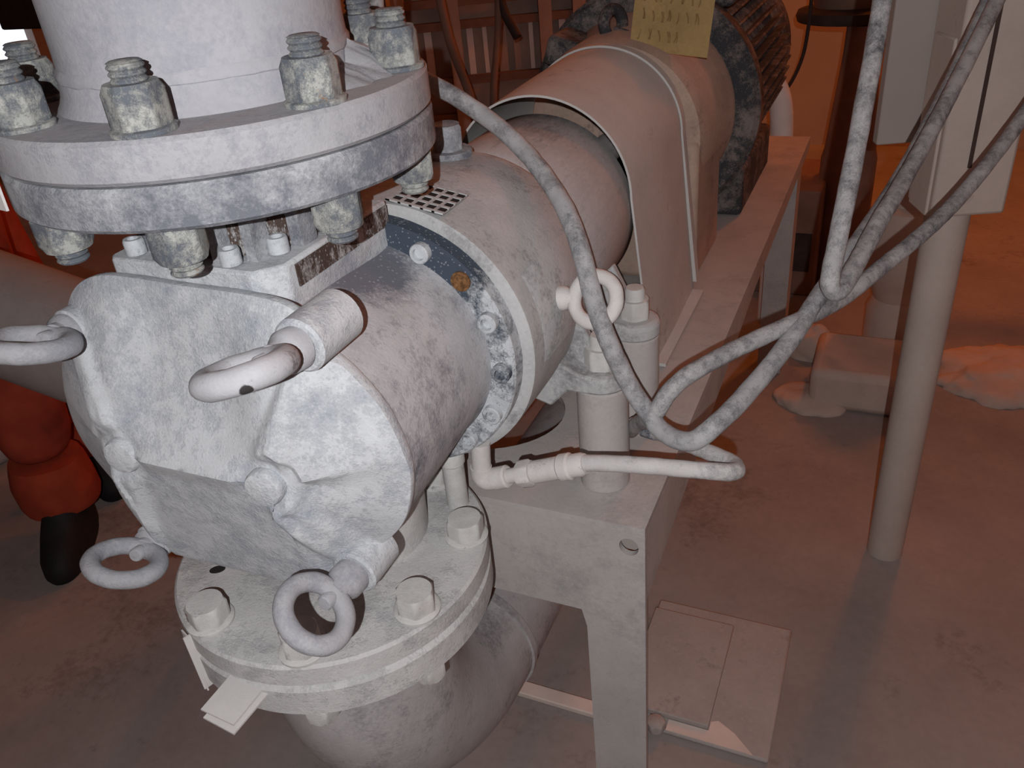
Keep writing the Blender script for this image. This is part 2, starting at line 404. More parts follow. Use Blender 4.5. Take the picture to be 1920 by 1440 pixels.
for j in range(rings+1):
    u = 1-j/rings; lp = []
    for x, z in o2:
        # nearest point of the ridge
        cx_ = max(-.073, min(.080, x)); cz_ = 0
        px_, pz_ = cx_+(x-cx_)*u, cz_+(z-cz_)*u
        lp.append(V((px_, -.097-cover_h(px_, pz_, u), PZ+pz_)))
    loops.append(lp)
base = [ring3(o2, -.088, .992), ring3(o2, -.0905, 1.0), ring3(o2, -.0955, 1.002)]
loft(bm, base+loops, True, True, False)
for k, (x, z) in BOSS.items():
    y1 = {'TL': -.116, 'TR': -.132, 'BL': -.130, 'BR': -.125}[k]; rr = .0215 if k in ('TR', 'BR') else .019
    yb = {'TL': -.066, 'TR': -.077, 'BL': -.085, 'BR': -.082}[k]; cyl(bm, (x, yb, PZ+z), (x, y1, PZ+z), rr, 32, ch=.002)
bmesh.ops.remove_doubles(bm, verts=bm.verts[:], dist=1e-5)
cov = obj('end_cover', bm, 'cover', pump, 30, label='pale faceted cast cover at the near end')
# round plugs at the two shaft ends
for s in ('L', 'R'):
    x, z = SH[s]
    bm = nb(); m = place((x+.002, -.1435, PZ+z-.002), (.10, -1, .02))
    lathe(bm, [(.0165, 0), (.0165, .0085), (.0150, .0115), (.010, .0128), (.0001, .0130)], m, 36)
    obj('plug', bm, 'cover', cov)

bm = nb()
loft(bm, [ring3(rim(.1135), -.087), ring3(rim(.113), -.08), ring3(rim(.110), 0), ring3(rim(.1065), .06), ring3(rim(.1075), .074), ring3(rim(.1085), .080)])
obj('barrel', bm, 'barrel', pump, label='grey scuffed barrel')
# clamping ring with its socket screws
bm = nb(); ro = rim(.1335, bul=.05)
loft(bm, [ring3(rim(.1315, bul=.05), .0785), ring3(ro, .081), ring3(ro, .098)])
rg = obj('clamp_ring', bm, 'ring', pump, label='dark clamping ring speckled with white dust')
def socket_screw(bm, m, r, h):
    n = 28
    lathe(bm, [(r, 0), (r, h*.86), (r*.9, h), (r*.60, h), (r*.56, h*.5), (.0001, h*.45)], m, n)
for i, a in enumerate((65.3, 43.7, 21.9, -4, -29, 88, -52)):
    x = CX+.1205*math.cos(math.radians(a)); z = PZ+.1205*math.sin(math.radians(a))
    bm = nb(); m = place((x, .0786, z), (0, -1, 0))
    if i == 1:
        lathe(bm, [(.0098, -.002), (.0098, .0024), (.0074, .0024), (.0066, .0006), (.0001, .0004)], m, 24)
        obj('screw_hole', bm, 'rusthole', rg, label='empty rusty screw hole')
    else:
        socket_screw(bm, m, .0098, .0085); obj('socket_screw', bm, 'ring' if i > 2 else 'steelscrew', rg)
# bearing casing
bm = nb(); ci = rim(.1455, bul=.0); 
loft(bm, [ring3(rim(.1335, bul=0), .0975), ring3(rim(.1415, bul=0), .0985), ring3(rim(.1450, bul=0), .101), ring3(ci, .108), ring3(rim(.1462, bul=0), .18), ring3(rim(.1462, bul=0), .272), ring3(rim(.142, bul=0), .284), ring3(rim(.134, bul=0), .300), ring3(rim(.122, bul=0), .312)])
cas = obj('bearing_casing', bm, 'casing', pump, label='dusty bearing casing behind the ring')
# raised cast bands on the casing, right side
bm = nb()
for a0, a1, y0, y1 in ((-8, 30, .125, .255),):
    lp = []
    for y, R in ((y0, .1455), (y0+.008, .1482), (y1-.008, .1482), (y1, .1455)):
        lp.append([V((CX+R*math.cos(math.radians(a0+(a1-a0)*i/16)), y, PZ+R*math.sin(math.radians(a0+(a1-a0)*i/16)))) for i in range(17)])
    loft(bm, lp, False, False, False)
    for k in (0, -1):
        e = [l[k] for l in lp]
    # end walls
obj('cast_panel', bm, 'casing', pump)
# ventilation grille on top of the casing
gr_c = V((.104, .124, PZ+.1385)); rot = Matrix.Rotation(math.radians(11), 4, 'Y')
gm = Matrix.Translation(gr_c) @ rot
bm = nb(); prism(bm, [(-.030, -.019), (.027, -.019), (.027, .031), (-.030, .031)], .0026, gm, .0016); gb = obj('grille_backing', bm, 'holeshade', pump)  # black sheet under the bars stands in for unlit holes
bm = nb(); nx, ny = 5, 4; X0, X1, Y0, Y1 = -.032, .029, -.021, .033
hx, hy = .0088, .0094; px_, py_ = .0119, .0130
for i in range(nx+1):
    xa = X0 if i == 0 else X0+.0045+(i-1)*px_+hx; xb = X0+.0045+i*px_ if i < nx else X1
    prism(bm, [(xa, Y0), (xb, Y0), (xb, Y1), (xa, Y1)], .0018, gm, .0032)
for j in range(ny+1):
    ya = Y0 if j == 0 else Y0+.004+(j-1)*py_+hy; yb = Y0+.004+j*py_ if j < ny else Y1
    prism(bm, [(X0, ya), (X1, ya), (X1, yb), (X0, yb)], .0018, gm, .00325)
obj('grille', bm, 'casing', pump, label='square-holed vent grille')
# hexagon plug on top of the casing
bm = nb(); m = place((.064, .255, PZ+.1455), (.03, -.02, 1)); lathe(bm, [(.026, -.002), (.026, .005), (.024, .007), (.0001, .007)], m, 36); 
pl = obj('casing_plug', bm, 'flange', pump, label='hexagon plug on the casing')
bm = nb(); hexprof(bm, place((.064, .255, PZ+.1525), (.03, -.02, 1), .2), .029, .027); obj('plug_head', bm, 'flange', pl)
# drive shaft housing
bm = nb(); lathe(bm, [(.121, .306), (.125, .314), (.1292, .33), (.1292, .5), (.1275, .504), (.110, .504), (.110, .49), (.03, .48)], place((CX, 0, PZ), (0, 1, 0)), 96)
obj('shaft_housing', bm, 'neck', pump, label='round brownish shaft housing')
bm = nb(); cyl(bm, (CX, .47, PZ), (CX, .80, PZ), .024); obj('drive_shaft', bm, 'neck', pump)
# feet on the right-hand side
def foot(y, zt, xp, yp):
    bm = nb()
    poly = [(.13, .80), (.160, .836), (.196, .815), (.222, .801), (xp, .7985), (xp, zt), (.210, zt), (.188, .754), (.145, .768)]
    loft(bm, [[V((x, yp-.0305, z)) for x, z in poly], [V((x, yp+.0305, z)) for x, z in poly]])
    web = [(.185, .83), (.214, .862), (.232, .825), (xp+.004, .795), (.185, .79)]
    loft(bm, [[V((x, y+.008, z)) for x, z in web], [V((x, y+.022, z)) for x, z in web]])
    lathe(bm, [(.031, zt), (.031, zt+.017), (.027, zt+.0215), (.0001, zt+.022)], Matrix.Translation((xp, yp, 0)), 36)
    return obj('foot', bm, 'casing', pump, bev=.003)
foot(.212, .777, .240, .225); foot(.345, .777, .243, .350)
# port plate, socket screws and ribbed port neck
bm = nb(); prism(bm, [(-.088, -.078), (-.080, -.086), (.066, -.086), (.084, -.066), (.084, .088), (-.088, .088)], .046, Matrix(), .983); pp = obj('port_plate', bm, 'cover', pump, bev=.003)
for x, y in ((-.062, -.074), (.040, -.076), (.064, -.046), (.066, .056), (-.066, .05)):
    bm = nb(); socket_screw(bm, place((x, y, 1.0305), (0, 0, 1)), .0085, .013); obj('socket_screw', bm, 'steelscrew', pp)
bm = nb(); lathe(bm, [(.070, 1.030), (.070, 1.089)], Matrix(), 64); pn = obj('port_neck', bm, 'brownrecess', pump, label='brown recessed neck under the outlet flange')
bm = nb()
for x, y, sx, sy in ((-.008, -.066, .030, .018), (.027, -.068, .008, .02), (.052, -.056, .010, .02), (.070, -.02, .012, .020), (.074, .02, .012, .012), (.05, .06, .02, .02), (-.05, -.055, .03, .02)):
    bx(bm, x-sx/2, x+sx/2, y-sy/2, y+sy/2, 1.029, 1.089)
obj('neck_rib', bm, 'flange', pump)
bm = nb(); bx(bm, -.01, .0853, -.056, .085, 1.006, 1.025); obj('plate_edge', bm, 'brownrecess', pump)
# short throat down to the suction flange
bm = nb(); loft(bm, [[V((.092*math.cos(2*PI*i/64), .085*math.sin(2*PI*i/64)+.03, .66)) for i in range(64)], [V((.098*math.cos(2*PI*i/64), .08*math.sin(2*PI*i/64)+.03, .78)) for i in range(64)]]); obj('suction_throat', bm, 'lowflange', pump)

# ------------------------------------------------------------------ stud bolts of the upper joint
def thread(r, z0, z1, p=.0042):
    prof = [(r*.84, z0)]; z = z0+.0008
    while z+p < z1:
        prof += [(r, z+p*.25), (r, z+p*.45), (r*.86, z+p*.85)]; z += p
    prof += [(r*.95, z1-.001), (r*.8, z1)]; return prof
def stud_bolt(top, bot, spin):
    t = thing('stud_bolt', '', 'bolt', (0, 0, 0), 'stud bolts through the upper flange joint')
    bm = nb(); lathe(bm, thread(.0118, -.0625-bot, top), Matrix(), 28); obj('stud', bm, 'nut', t)
    bm = nb(); lathe(bm, [(.0215, 0.0002), (.0218, .0032), (.020, .0040), (.012, .0040)], Matrix(), 36); obj('washer', bm, 'nut', t)
    bm = nb(); hexprof(bm, Matrix.Translation((0, 0, .004)) @ Matrix.Rotation(spin, 4, 'Z'), .0345, .0275, .2); obj('nut', bm, 'nut', t, 50)
    bm = nb(); hexprof(bm, Matrix.Translation((0, 0, -.0625)) @ Matrix.Rotation(PI, 4, 'X') @ Matrix.Rotation(spin+.3, 4, 'Z'), .0345, .0265, .2); obj('nut', bm, 'nut', t, 50)
    return t
sb = stud_bolt(.0445, .0375, .25)
SLAB = {-157.5: 'stud bolt with dull nuts at the far left edge of the upper flange joint',
        -112.5: 'second stud bolt from the left front of the upper flange joint with dusty grey nut',
        -67.5: 'stud bolt at the front of the upper flange joint, before the middle of the pipe',
        -22.5: 'stud bolt on the right front of the upper flange joint with scraped grey nut',
        22.5: 'stud bolt heaped with white powder at the right rear of the upper flange joint',
        67.5: 'rust-streaked stud bolt rearmost on the right of the upper flange joint',
        112.5: 'stud bolt hidden behind the white pipe, right of its centre',
        157.5: 'stud bolt behind the left side of the white pipe'}
names = {-112.5: 'stud bolt with dark nut at the left edge, front one of the pair', -157.5: 'stud bolt at the left edge, rear one of the pair against the bright window'}
SLAB.update(names)
first = True
for a in (-112.5, -67.5, -22.5, 22.5, 67.5, -157.5, 112.5, 157.5):
    o = sb if first else copy_tree(sb); first = False
    o.location = (.1475*math.cos(math.radians(a)), .1475*math.sin(math.radians(a)), 1.150)
    o.rotation_euler = (0, 0, math.radians(a*1.37)); o['label'] = SLAB[a]

# ------------------------------------------------------------------ suction elbow (below) and its bolts
se = thing('suction_elbow', 'dusty pipe elbow with flange curving away below the pump', 'pipe', (0, 0, .5912))
bm = nb(); flange_mesh(bm, .5912, .6338, ch=.006); obj('flange', bm, 'lowflange', se)
bm = nb(); pts = [(0, 0, .592), (0, 0, .52)]
RB = .235; zc = .50
for i in range(19):
    a = PI/2*i/18; pts.append((0, RB-RB*math.cos(a), zc-RB*math.sin(a)))
pts += [(0, RB+.01, zc-RB)]
tube(bm, pts, .1095, 64, 0); obj('elbow', bm, 'suction', se)
bm = nb(); tube(bm, [(0, RB+.008, zc-RB), (0, 1.1, zc-RB)], .1095, 64, 0); obj('pipe', bm, 'suction', se)
bm = nb(); tube(bm, [(0, RB+.002, zc-RB), (0, RB+.008, zc-RB), (0, RB+.014, zc-RB)], .1135, 64, 0); wobble(bm, .001, 60); obj('weld_bead', bm, 'suction', se)

def hex_bolt():
    t = thing('hex_bolt', '', 'bolt', (0, 0, 0), 'hexagon bolts around the lower flange joint')
    bm = nb(); lathe(bm, [(.0235, .0002), (.0238, .003), (.0215, .0045), (.012, .0045)], Matrix(), 36); obj('washer', bm, 'boltwhite', t)
    bm = nb(); hexprof(bm, Matrix.Translation((0, 0, .0045)), .036, .021, .16); obj('head', bm, 'boltwhite', t, 50)
    bm = nb(); lathe(bm, thread(.0115, -.0715-.026, -.0725), Matrix(), 24); obj('stud', bm, 'boltwhite', t)
    bm = nb(); hexprof(bm, Matrix.Translation((0, 0, -.0718)) @ Matrix.Rotation(PI, 4, 'X'), .034, .020, .16); obj('nut', bm, 'boltwhite', t, 50)
    return t
hb = hex_bolt(); first = True
for a, lab in ((-112.5, 'dust-caked hexagon bolt on the left front of the lower flange above the tag plates'),
               (-67.5, 'hexagon bolt on the lower flange seen through the lowest ring'),
               (-22.5, 'clean-edged hexagon bolt with rust tint at the right front of the lower flange'),
               (22.5, 'dust-capped bolt at the far right of the lower flange'),
               (67.5, 'rusty-edged bolt at the back right of the lower flange below the hose fitting')):
    o = hb if first else copy_tree(hb); first = False
    o.location = (.1475*math.cos(math.radians(a)), .1475*math.sin(math.radians(a)), .6629)
    o.rotation_euler = (0, 0, math.radians(a*.9+20)); o['label'] = lab
# small dark oval disc, shade of a hole painted on the pump's lower flange
bm = nb(); m = Matrix.Translation((-.100, -.075, .6632)) @ Matrix.Rotation(.6, 4, 'Z') @ Matrix.Diagonal((1, .65, 1, 1)); lathe(bm, [(.0085, -.002), (.0085, .0004), (.0001, .0004)], m, 20)
obj('hole_disc', bm, 'holeshade', pump)
# plates hung at the lower joint
tg = thing('tag_plate', 'two layered pale plates poking out of the lower flange joint at front', 'tag', (.09, -.165, .62))
def plate(bm, c, ux, uy, sx, sy, t):
    ux = V(ux).normalized(); uy = V(uy); uy = (uy-ux*uy.dot(ux)).normalized(); uz = ux.cross(uy)
    m = Matrix(((ux.x, uy.x, uz.x, c[0]), (ux.y, uy.y, uz.y, c[1]), (ux.z, uy.z, uz.z, c[2]), (0, 0, 0, 1)))
    bmesh.ops.create_cube(bm, size=1, matrix=m @ Matrix.Diagonal((sx, sy, t, 1)))
plate(bm2 := nb(), (.001, -.182, .628), (1, -.05, -.06), (0, 1, .05), .040, .052, .0022); obj('plate', bm2, 'tagplate', tg)
plate(bm2 := nb(), (.006, -.188, .6235), (1, -.08, -.08), (0, 1, .05), .038, .050, .0022); obj('plate', bm2, 'tagplate', tg)
tc = thing('tag_clip', 'thin folded pale strip clipped to the left rim of the lower flange', 'clip', (-.068, -.152, .62))
plate(bm2 := nb(), (-.0725, -.158, .622), (1, -.42, .1), (-.05, .05, 1), .013, .074, .0016); obj('strip', bm2, 'tagplate', tc)
plate(bm2 := nb(), (-.0665, -.158, .624), (.35, .9, 0), (-.03, .05, 1), .012, .072, .0016); obj('fold', bm2, 'tagplate', tc)
# narrow plate at the left edge of the picture, hanging from the pipe flange
hp = nb(); plate(hp, (-.098, -.150, 1.125), (1, -.2, 0), (-.06, .04, 1), .030, .062, .002)
tag(obj('hanging_tag', hp, 'tagplate'), 'narrow pale plate beside the upper flange at the left picture edge', 'tag')

# ------------------------------------------------------------------ lifting eye bolts
def eye_bolt(name_loc, axis, nrm, Rr, r, shank, lab, collar=.0165, tip=True, mat='white'):
    """ring about the local centre, shank along -axis from the ring to the body"""
    t = thing('eye_bolt', lab, 'eye bolt', name_loc, 'lifting eye bolts on the pump')
    c = V(name_loc); ax = V(axis).normalized(); nr = V(nrm); nr = (nr-ax*nr.dot(ax)).normalized()
    bm = nb(); torus(bm, c, nr, Rr, r); wobble(bm, .0006, 90); obj('ring', bm, mat, t)
    p0 = c-ax*(Rr+shank); p1 = c-ax*(Rr-r*.2)
    bm = nb(); lathe(bm, [(collar, 0), (collar, shank*.45), (collar*.86, shank*.62), (collar*.66, shank*.8), (collar*.62, (p1-p0).length)], place(p0, ax), 36); obj('shank', bm, mat, t)
    if tip:
        bm = nb(); lathe(bm, [(.0068, 0), (.0068, .009), (.0058, .0105), (.0001, .0108)], place(c-ax*(Rr-r*.6), ax), 24); obj('shank_end', bm, mat, t)
    return t
ex = lambda k: (BOSS[k][0], PZ+BOSS[k][1])
for k, yr, ax, nr, lab in (
    ('TL', -.160, (.26, -1, .28), (.12, 0, 1), 'flat-lying eye bolt at the upper left of the pump cover, cut by the picture edge'),
    ('TR', -.184, (-.06, -1, .16), (-.30, 0, 1), 'big steeply tilted eye bolt in the middle of the pump cover with a dark chip'),
    ('BL', -.168, (.22, -1, .30), (.25, 0, 1), 'eye bolt at the lower left of the cover, ring hanging over the floor'),
    ('BR', -.180, (.0, -1, .14), (.72, 0, .8), 'lowest eye bolt, its round ring facing the camera over the lower flange')):
    x, z = ex(k); y1 = {'TL': -.116, 'TR': -.132, 'BL': -.130, 'BR': -.125}[k]
    a = V(ax).normalized(); c = V((x, y1, z)) + a*((y1-yr)/-a.y)
    eye_bolt(tuple(c), ax, nr, {'TL': .030, 'BL': .0295}.get(k, .0275), {'TR': .0097, 'TL': .009}.get(k, .0084), max(.004, (c-V((x, y1, z))).length-.029), lab, mat='chipped' if k == 'TR' else 'white')
eye_bolt((.254, .172, .906), (1, -.12, .12), (.15, -.86, .48), .0235, .0074, .018, 'eye bolt on the side of the casing with the hose threaded through it', .0125, False, 'fitting')

# ------------------------------------------------------------------ stand
st = thing('pump_stand', 'pale steel stand with wide front plate and right leg under the pump', 'stand', (0, .16, 0))
X1, Y0, ZT = .310, .157, .640
bm = nb()
# top plate with an oval cut-out below the pump
def plate_with_hole(bm, x0, x1, y0, y1, z0, z1, hc, hr, n=48):
    outer = []; inner = []
    for i in range(n):
        a = 2*PI*i/n; inner.append((hc[0]+hr[0]*math.cos(a), hc[1]+hr[1]*math.sin(a)))
        d = (math.cos(a), math.sin(a)); k = 1e9
        for lim, comp, o in ((x1, 0, hc[0]), (x0, 0, hc[0]), (y1, 1, hc[1]), (y0, 1, hc[1])):
            if abs(d[comp]) > 1e-6:
                t = (lim-o)/d[comp]
                if t > 0: k = min(k, t)
        outer.append((hc[0]+d[0]*k, hc[1]+d[1]*k))
    for a0, a1 in ((x0, y0), (x1, y0), (x1, y1), (x0, y1)):
        j = min(range(n), key=lambda i: (outer[i][0]-a0)**2+(outer[i][1]-a1)**2); outer[j] = (a0, a1)
    rows = [[V((x, y, z1)) for x, y in inner], [V((x, y, z1)) for x, y in outer], [V((x, y, z0)) for x, y in outer], [V((x, y, z0)) for x, y in inner], [V((x, y, z1)) for x, y in inner]]
    loft(bm, rows, True, False, False)
plate_with_hole(bm, -X1, X1, Y0-.008, 1.75, ZT-.01, ZT, (.02, .33), (.125, .10))
obj('top_plate', bm, 'stand', st)
bm = nb()
n = 24
# front plate with legs, a small hole near its top right corner
def front(bm):
    y0, y1 = Y0-.008, Y0
    poly = [(-X1, 0.0), (-X1, ZT-.0102), (X1, ZT-.0102), (X1, 0.0), (X1-.072, 0.0), (X1-.075, .462), (X1-.081, .490), (-X1+.081, .490), (-X1+.075, .462), (-X1+.072, 0)]
    hole = [(X1-.019+.0115*math.cos(2*PI*i/20), ZT-.031+.0125*math.sin(2*PI*i/20)) for i in range(20)]
    es = []
    for lp in (poly, hole):
        vs = [bm.verts.new((x, y0, z)) for x, z in lp]
        es += [bm.edges.new((vs[i], vs[(i+1) % len(vs)])) for i in range(len(vs))]
    bmesh.ops.triangle_fill(bm, edges=es, use_beauty=True, use_dissolve=False)
    r = bmesh.ops.extrude_face_region(bm, geom=bm.faces[:])
    for v in r['geom']:
        if isinstance(v, bmesh.types.BMVert): v.co.y = y1
front(bm); obj('front_plate', bm, 'stand', st)
bm = nb(); bx(bm, X1-.05, X1-.003, Y0+.020, Y0+.026, ZT-.06, ZT-.011); obj('stiffener', bm, 'panel', st)
for s in (1, -1):
    bm = nb(); poly = [(Y0-.0005, ZT-.0102), (1.75, ZT-.0102), (1.75, ZT-.03), (.9, ZT-.047), (Y0-.0005, ZT-.115)]
    loft(bm, [[V((s*(X1-.008), y, z)) for y, z in poly], [V((s*X1, y, z)) for y, z in poly]]); obj('side_plate', bm, 'stand', st)
    bm = nb(); bx(bm, s*(X1-.01), s*(X1-.075), 1.62, 1.70, 0, ZT-.01); obj('leg', bm, 'stand', st)
for yp, xp in ((.225, .240), (.350, .243)):
    bm = nb(); cyl(bm, (xp, yp, ZT-.002), (xp, yp, .777), .0295, 40, ch=.003); obj('post', bm, 'stand', st)
def foot_bolt(loc, spin, lab):
    t = thing('foot_bolt', lab, 'bolt', loc, 'bolts holding the pump feet')
    bm = nb(); hexprof(bm, place((0, 0, 0), (0, 0, 1), spin), .034, .024, .15); bm.transform(Matrix.Translation(loc)); obj('nut', bm, 'boltwhite', t, 50)
    bm = nb(); lathe(bm, [(.0125, 0), (.0125, .036), (.0105, .039), (.0001, .0395)], Matrix.Translation(loc), 24); obj('stud', bm, 'boltwhite', t)
foot_bolt((.240, .225, .7992), .2, 'dust-caked bolt on the nearer post of the stand')
foot_bolt((.243, .350, .7992), .7, 'dust-caked bolt on the farther post of the stand')

# ------------------------------------------------------------------ coupling guard
gd = thing('coupling_guard', 'tan dust-covered sheet metal arch over the shaft coupling', 'guard', (CX, .6, ZT))
def arch(R, zc, spread, zb, x0=CX, n=40):
    out = [(x0+R+spread, zb)]
    for i in range(n+1):
        a = PI*i/n; out.append((x0+R*math.cos(a), zc+R*math.sin(a)))
    return out+[(x0-R-spread, zb)]
bm = nb()
rows = []
for y, R, zc, sp, zb in ((.485, .132, .900, .028, .643), (.62, .132, .904, .028, .643), (.77, .130, .909, .026, .643)):
    rows.append((y, arch(R, zc, sp, zb), arch(R-.003, zc, sp, zb)))
lo = []
for y, a, b in rows: lo.append([V((x, y, z)) for x, z in a])
for y, a, b in rows[::-1]: lo.append([V((x, y, z)) for x, z in b])
lo.append(lo[0]); loft(bm, lo, False, False, False)
bmesh.ops.remove_doubles(bm, verts=bm.verts[:], dist=1e-5)
obj('guard_sheet', bm, 'guard', gd)
bm = nb()
a = arch(.133, .909, .028, .66); b = arch(.129, .909, .026, .66)
loft(bm, [[V((x, .765, z)) for x, z in a], [V((x, .785, z)) for x, z in a], [V((x, .785, z)) for x, z in b], [V((x, .765, z)) for x, z in b], [V((x, .765, z)) for x, z in a]], False, False, False)
obj('rim_band', bm, 'guard', gd)
bm = nb(); bx(bm, .226, .245, .50, .76, .643, .648); obj('foot_flange', bm, 'guard', gd)
bm = nb(); bx(bm, -.105, -.086, .50, .76, .643, .648); obj('foot_flange', bm, 'guard', gd)

# ------------------------------------------------------------------ motor with bell housing
mo = thing('electric_motor', 'dark dusty electric motor with finned body behind the guard', 'motor', (CX, 1.2, ZT))
ax = place((CX, 0, .885), (0, 1, 0))
bm = nb(); lathe(bm, [(.120, .80), (.150, .815), (.158, .84), (.160, .93), (.172, .985), (.172, 1.0), (.08, 1.0)], ax, 64); obj('bell_housing', bm, 'bell', mo, label='brownish bell housing')
bm = nb(); bx(bm, CX-.15, CX+.15, .80, 1.0, ZT, .885); obj('housing_foot', bm, 'bell', mo, bev=.012)
bm = nb(); lathe(bm, [(.10, 1.0), (.205, 1.002), (.214, 1.012), (.214, 1.05), (.205, 1.075), (.19, 1.09), (.17, 1.10)], ax, 64); obj('motor_flange', bm, 'motor', mo)
bm = nb(); lathe(bm, [(.17, 1.09), (.178, 1.11), (.178, 1.52), (.185, 1.53), (.185, 1.64), (.15, 1.66)], ax, 64); mb = obj('motor_body', bm, 'motor', mo)
bm = nb()
for i in range(34):
    a = math.radians(-20+220*i/33)
    c, s = math.cos(a), math.sin(a)
    m = Matrix.Translation((CX+.187*c, 1.31, .885+.187*s)) @ Matrix.Rotation(-a, 4, 'Y')
    bmesh.ops.create_cube(bm, size=1, matrix=m @ Matrix.Diagonal((.030, .40, .0045, 1)))
obj('cooling_fins', bm, 'motor', mb)
bm = nb(); bx(bm, CX-.17, CX+.17, 1.14, 1.5, ZT, .74); obj('motor_foot', bm, 'motor', mo, bev=.01)
bm = nb(); bx(bm, CX-.02, CX+.15, 1.06, 1.24, 1.05, 1.17); obj('terminal_box', bm, 'motor', mo, bev=.01)
# lifting lug in front of the bell housing, upper left
bm = nb(); torus(bm, (.050, .905, 1.052), (.9, -.45, .1), .022, .010, 36, 14); cyl(bm, (.05, .905, 1.03), (.05, .905, 1.00), .016); obj('lifting_lug', bm, 'motor', mo)
bm = nb(); cyl(bm, (.055, .90, 1.045), (.083, .885, 1.040), .004); obj('pin', bm, 'motor', mo)
bm = nb(); box(bm, (-.01, .93, 1.0), (.12, .1, .05), Matrix.Rotation(.3, 3, 'Y')); obj('bracket', bm, 'motor', mo, bev=.01)
# paper tag lying over the housing
pt = thing('paper_tag', 'yellowed handwritten paper sheet taped over the motor housing', 'paper', (.16, .84, 1.04))
PB = V((.0985, .835, 1.024)); PU = V((.122, .012, -.018)); PV = V((.006, .03, .105)); PN = PU.cross(PV).normalized()
if PN.y > 0: PN = -PN
bm = nb(); rows = []
for j in range(9):
    rows.append([PB+PU*(i/10)+PV*(j/8)+PN*(.003*math.sin(i*.7+j*.5)+.002) for i in range(11)])
rows2 = [[p-PN*.001 for p in r] for r in rows]
loft(bm, rows, False, False, False); loft(bm, rows2, False, False, False)
sh = obj('sheet', bm, 'paper', pt)
bm = nb(); rr = random.Random(3)
for row in range(3):                                               # faded, unreadable pen strokes
    for k in range(7 if row < 2 else 5):
        u0 = .10+.115*k+rr.uniform(-.01, .01); v0 = .80-.25*row+rr.uniform(-.02, .02)
        for s in range(rr.choice((1, 2, 2))):
            ua, va = u0+rr.uniform(0, .05), v0; ub, vb = u0+rr.uniform(0, .06), v0-.14
            tube(bm, [PB+PU*ua+PV*va+PN*.0062, PB+PU*((ua+ub)/2+.01)+PV*((va+vb)/2)+PN*.0062, PB+PU*ub+PV*vb+PN*.0062], .0011, 6, 3)
obj('writing', bm, 'ink', pt)

# ------------------------------------------------------------------ hoses
def hose(name, pts, r, mat, lab, cat, extra=None):
    t = thing(name, lab, cat, pts[0])
    bm = nb(); tube(bm, pts, r, 18, 10); wobble(bm, .0006, 70); obj('hose_line', bm, mat, t)
    return t
hose('hose', [(-.10, .55, 1.75), (-.092, .50, 1.5), (-.086, .458, 1.324), (-.074, .401, 1.229), (-.062, .355, 1.161), (-.037, .321, 1.12), (-.002, .306, 1.10), (.03, .300, 1.085), (.056, .302, 1.071), (.085, .302, 1.053), (.116, .290, 1.038), (.146, .274, 1.021), (.18, .247, 1.002), (.212, .215, .980), (.237, .185, .950), (.254, .166, .912), (.272, .150, .878), (.291, .152, .83), (.310, .150, .80), (.334, .135, .785), (.364, .120, .790), (.387, .128, .81), (.407, .171, .821), (.435, .25, .841), (.456, .326, .863), (.485, .422, .888), (.52, .552, .922), (.558, .69, .986), (.596, .819, 1.074), (.612, .89, 1.111), (.62, .93, 1.16), (.63, .98, 1.3)], .0098, 'hose',
     'long dusty hose over the casing, through the side eye bolt and up right', 'hose')
hose('hose', [(.477, .52, 1.35), (.476, .475, 1.151), (.472, .388, 1.022), (.467, .324, .931), (.465, .299, .894), (.469, .298, .88), (.477, .308, .879), (.487, .347, .891), (.504, .422, .914), (.527, .516, .94), (.562, .647, .995), (.603, .787, 1.078), (.617, .832, 1.117), (.63, .88, 1.3)], .0098, 'darkhose',
     'hose hanging steeply from the top and bent in a tight loop at its foot', 'hose')
hose('hose', [(.262, .262, .690), (.285, .215, .735), (.318, .155, .79), (.333, .159, .818), (.352, .178, .833), (.395, .231, .843), (.441, .284, .85), (.478, .352, .848), (.516, .43, .858), (.563, .517, .877), (.606, .609, .905), (.656, .719, .956), (.688, .792, 1.004), (.72, .87, 1.08)], .0092, 'darkhose',
     'hose rising from beside the posts straight to the right picture edge', 'hose')
dl = thing('drain_hose', 'short pale hose with screw fittings doubled back below the clamping ring', 'hose', (.149, .09, .72))
bm = nb(); tube(bm, [(.262, .09, .764), (.30, .094, .768), (.335, .10, .768), (.37, .106, .767), (.392, .111, .766), (.404, .118, .763), (.408, .128, .759), (.402, .143, .755), (.385, .156, .751), (.362, .17, .747), (.328, .2, .733), (.301, .22, .724)], .0086, 16, 10); wobble(bm, .0005, 80); obj('hose_line', bm, 'palehose', dl)
bm = nb(); cyl(bm, (.149, .09, .768), (.146, .09, .728), .0105); tube(bm, [(.146, .09, .735), (.1462, .09, .724), (.152, .09, .719), (.166, .09, .724)], .0118, 20, 6); cyl(bm, (.160, .09, .7215), (.178, .09, .729), .0125, 24, ch=.002); obj('elbow_fitting', bm, 'fitting', dl)
dv = V((.27-.166, 0, .764-.724)); 
bm = nb(); cyl(bm, (.174, .09, .7275), (.196, .09, .7362), .0082); obj('nipple', bm, 'fitting', dl)
bm = nb(); hexprof(bm, place((.192, .09, .7345), dv, .1), .026, .016, .15); obj('union_nut', bm, 'fitting', dl, 50)
bm = nb(); cyl(bm, (.206, .09, .740), (.240, .09, .754), .0122, 28, ch=.002); obj('sleeve', bm, 'fitting', dl)
bm = nb(); lathe(bm, [(.0125, 0), (.0142, .002), (.0142, .012), (.0122, .014), (.0122, .026), (.0105, .030)], place((.238, .09, .753), dv), 28); obj('crimp_collar', bm, 'fitting', dl)
bm = nb(); lathe(bm, [(.0085, 0), (.0105, .002), (.0105, .026), (.0092, .03), (.0092, .05)], place((.306, .217, .726), (-.036, .03, -.016)), 24); obj('end_fitting', bm, 'cable', dl, label='dark end fitting')
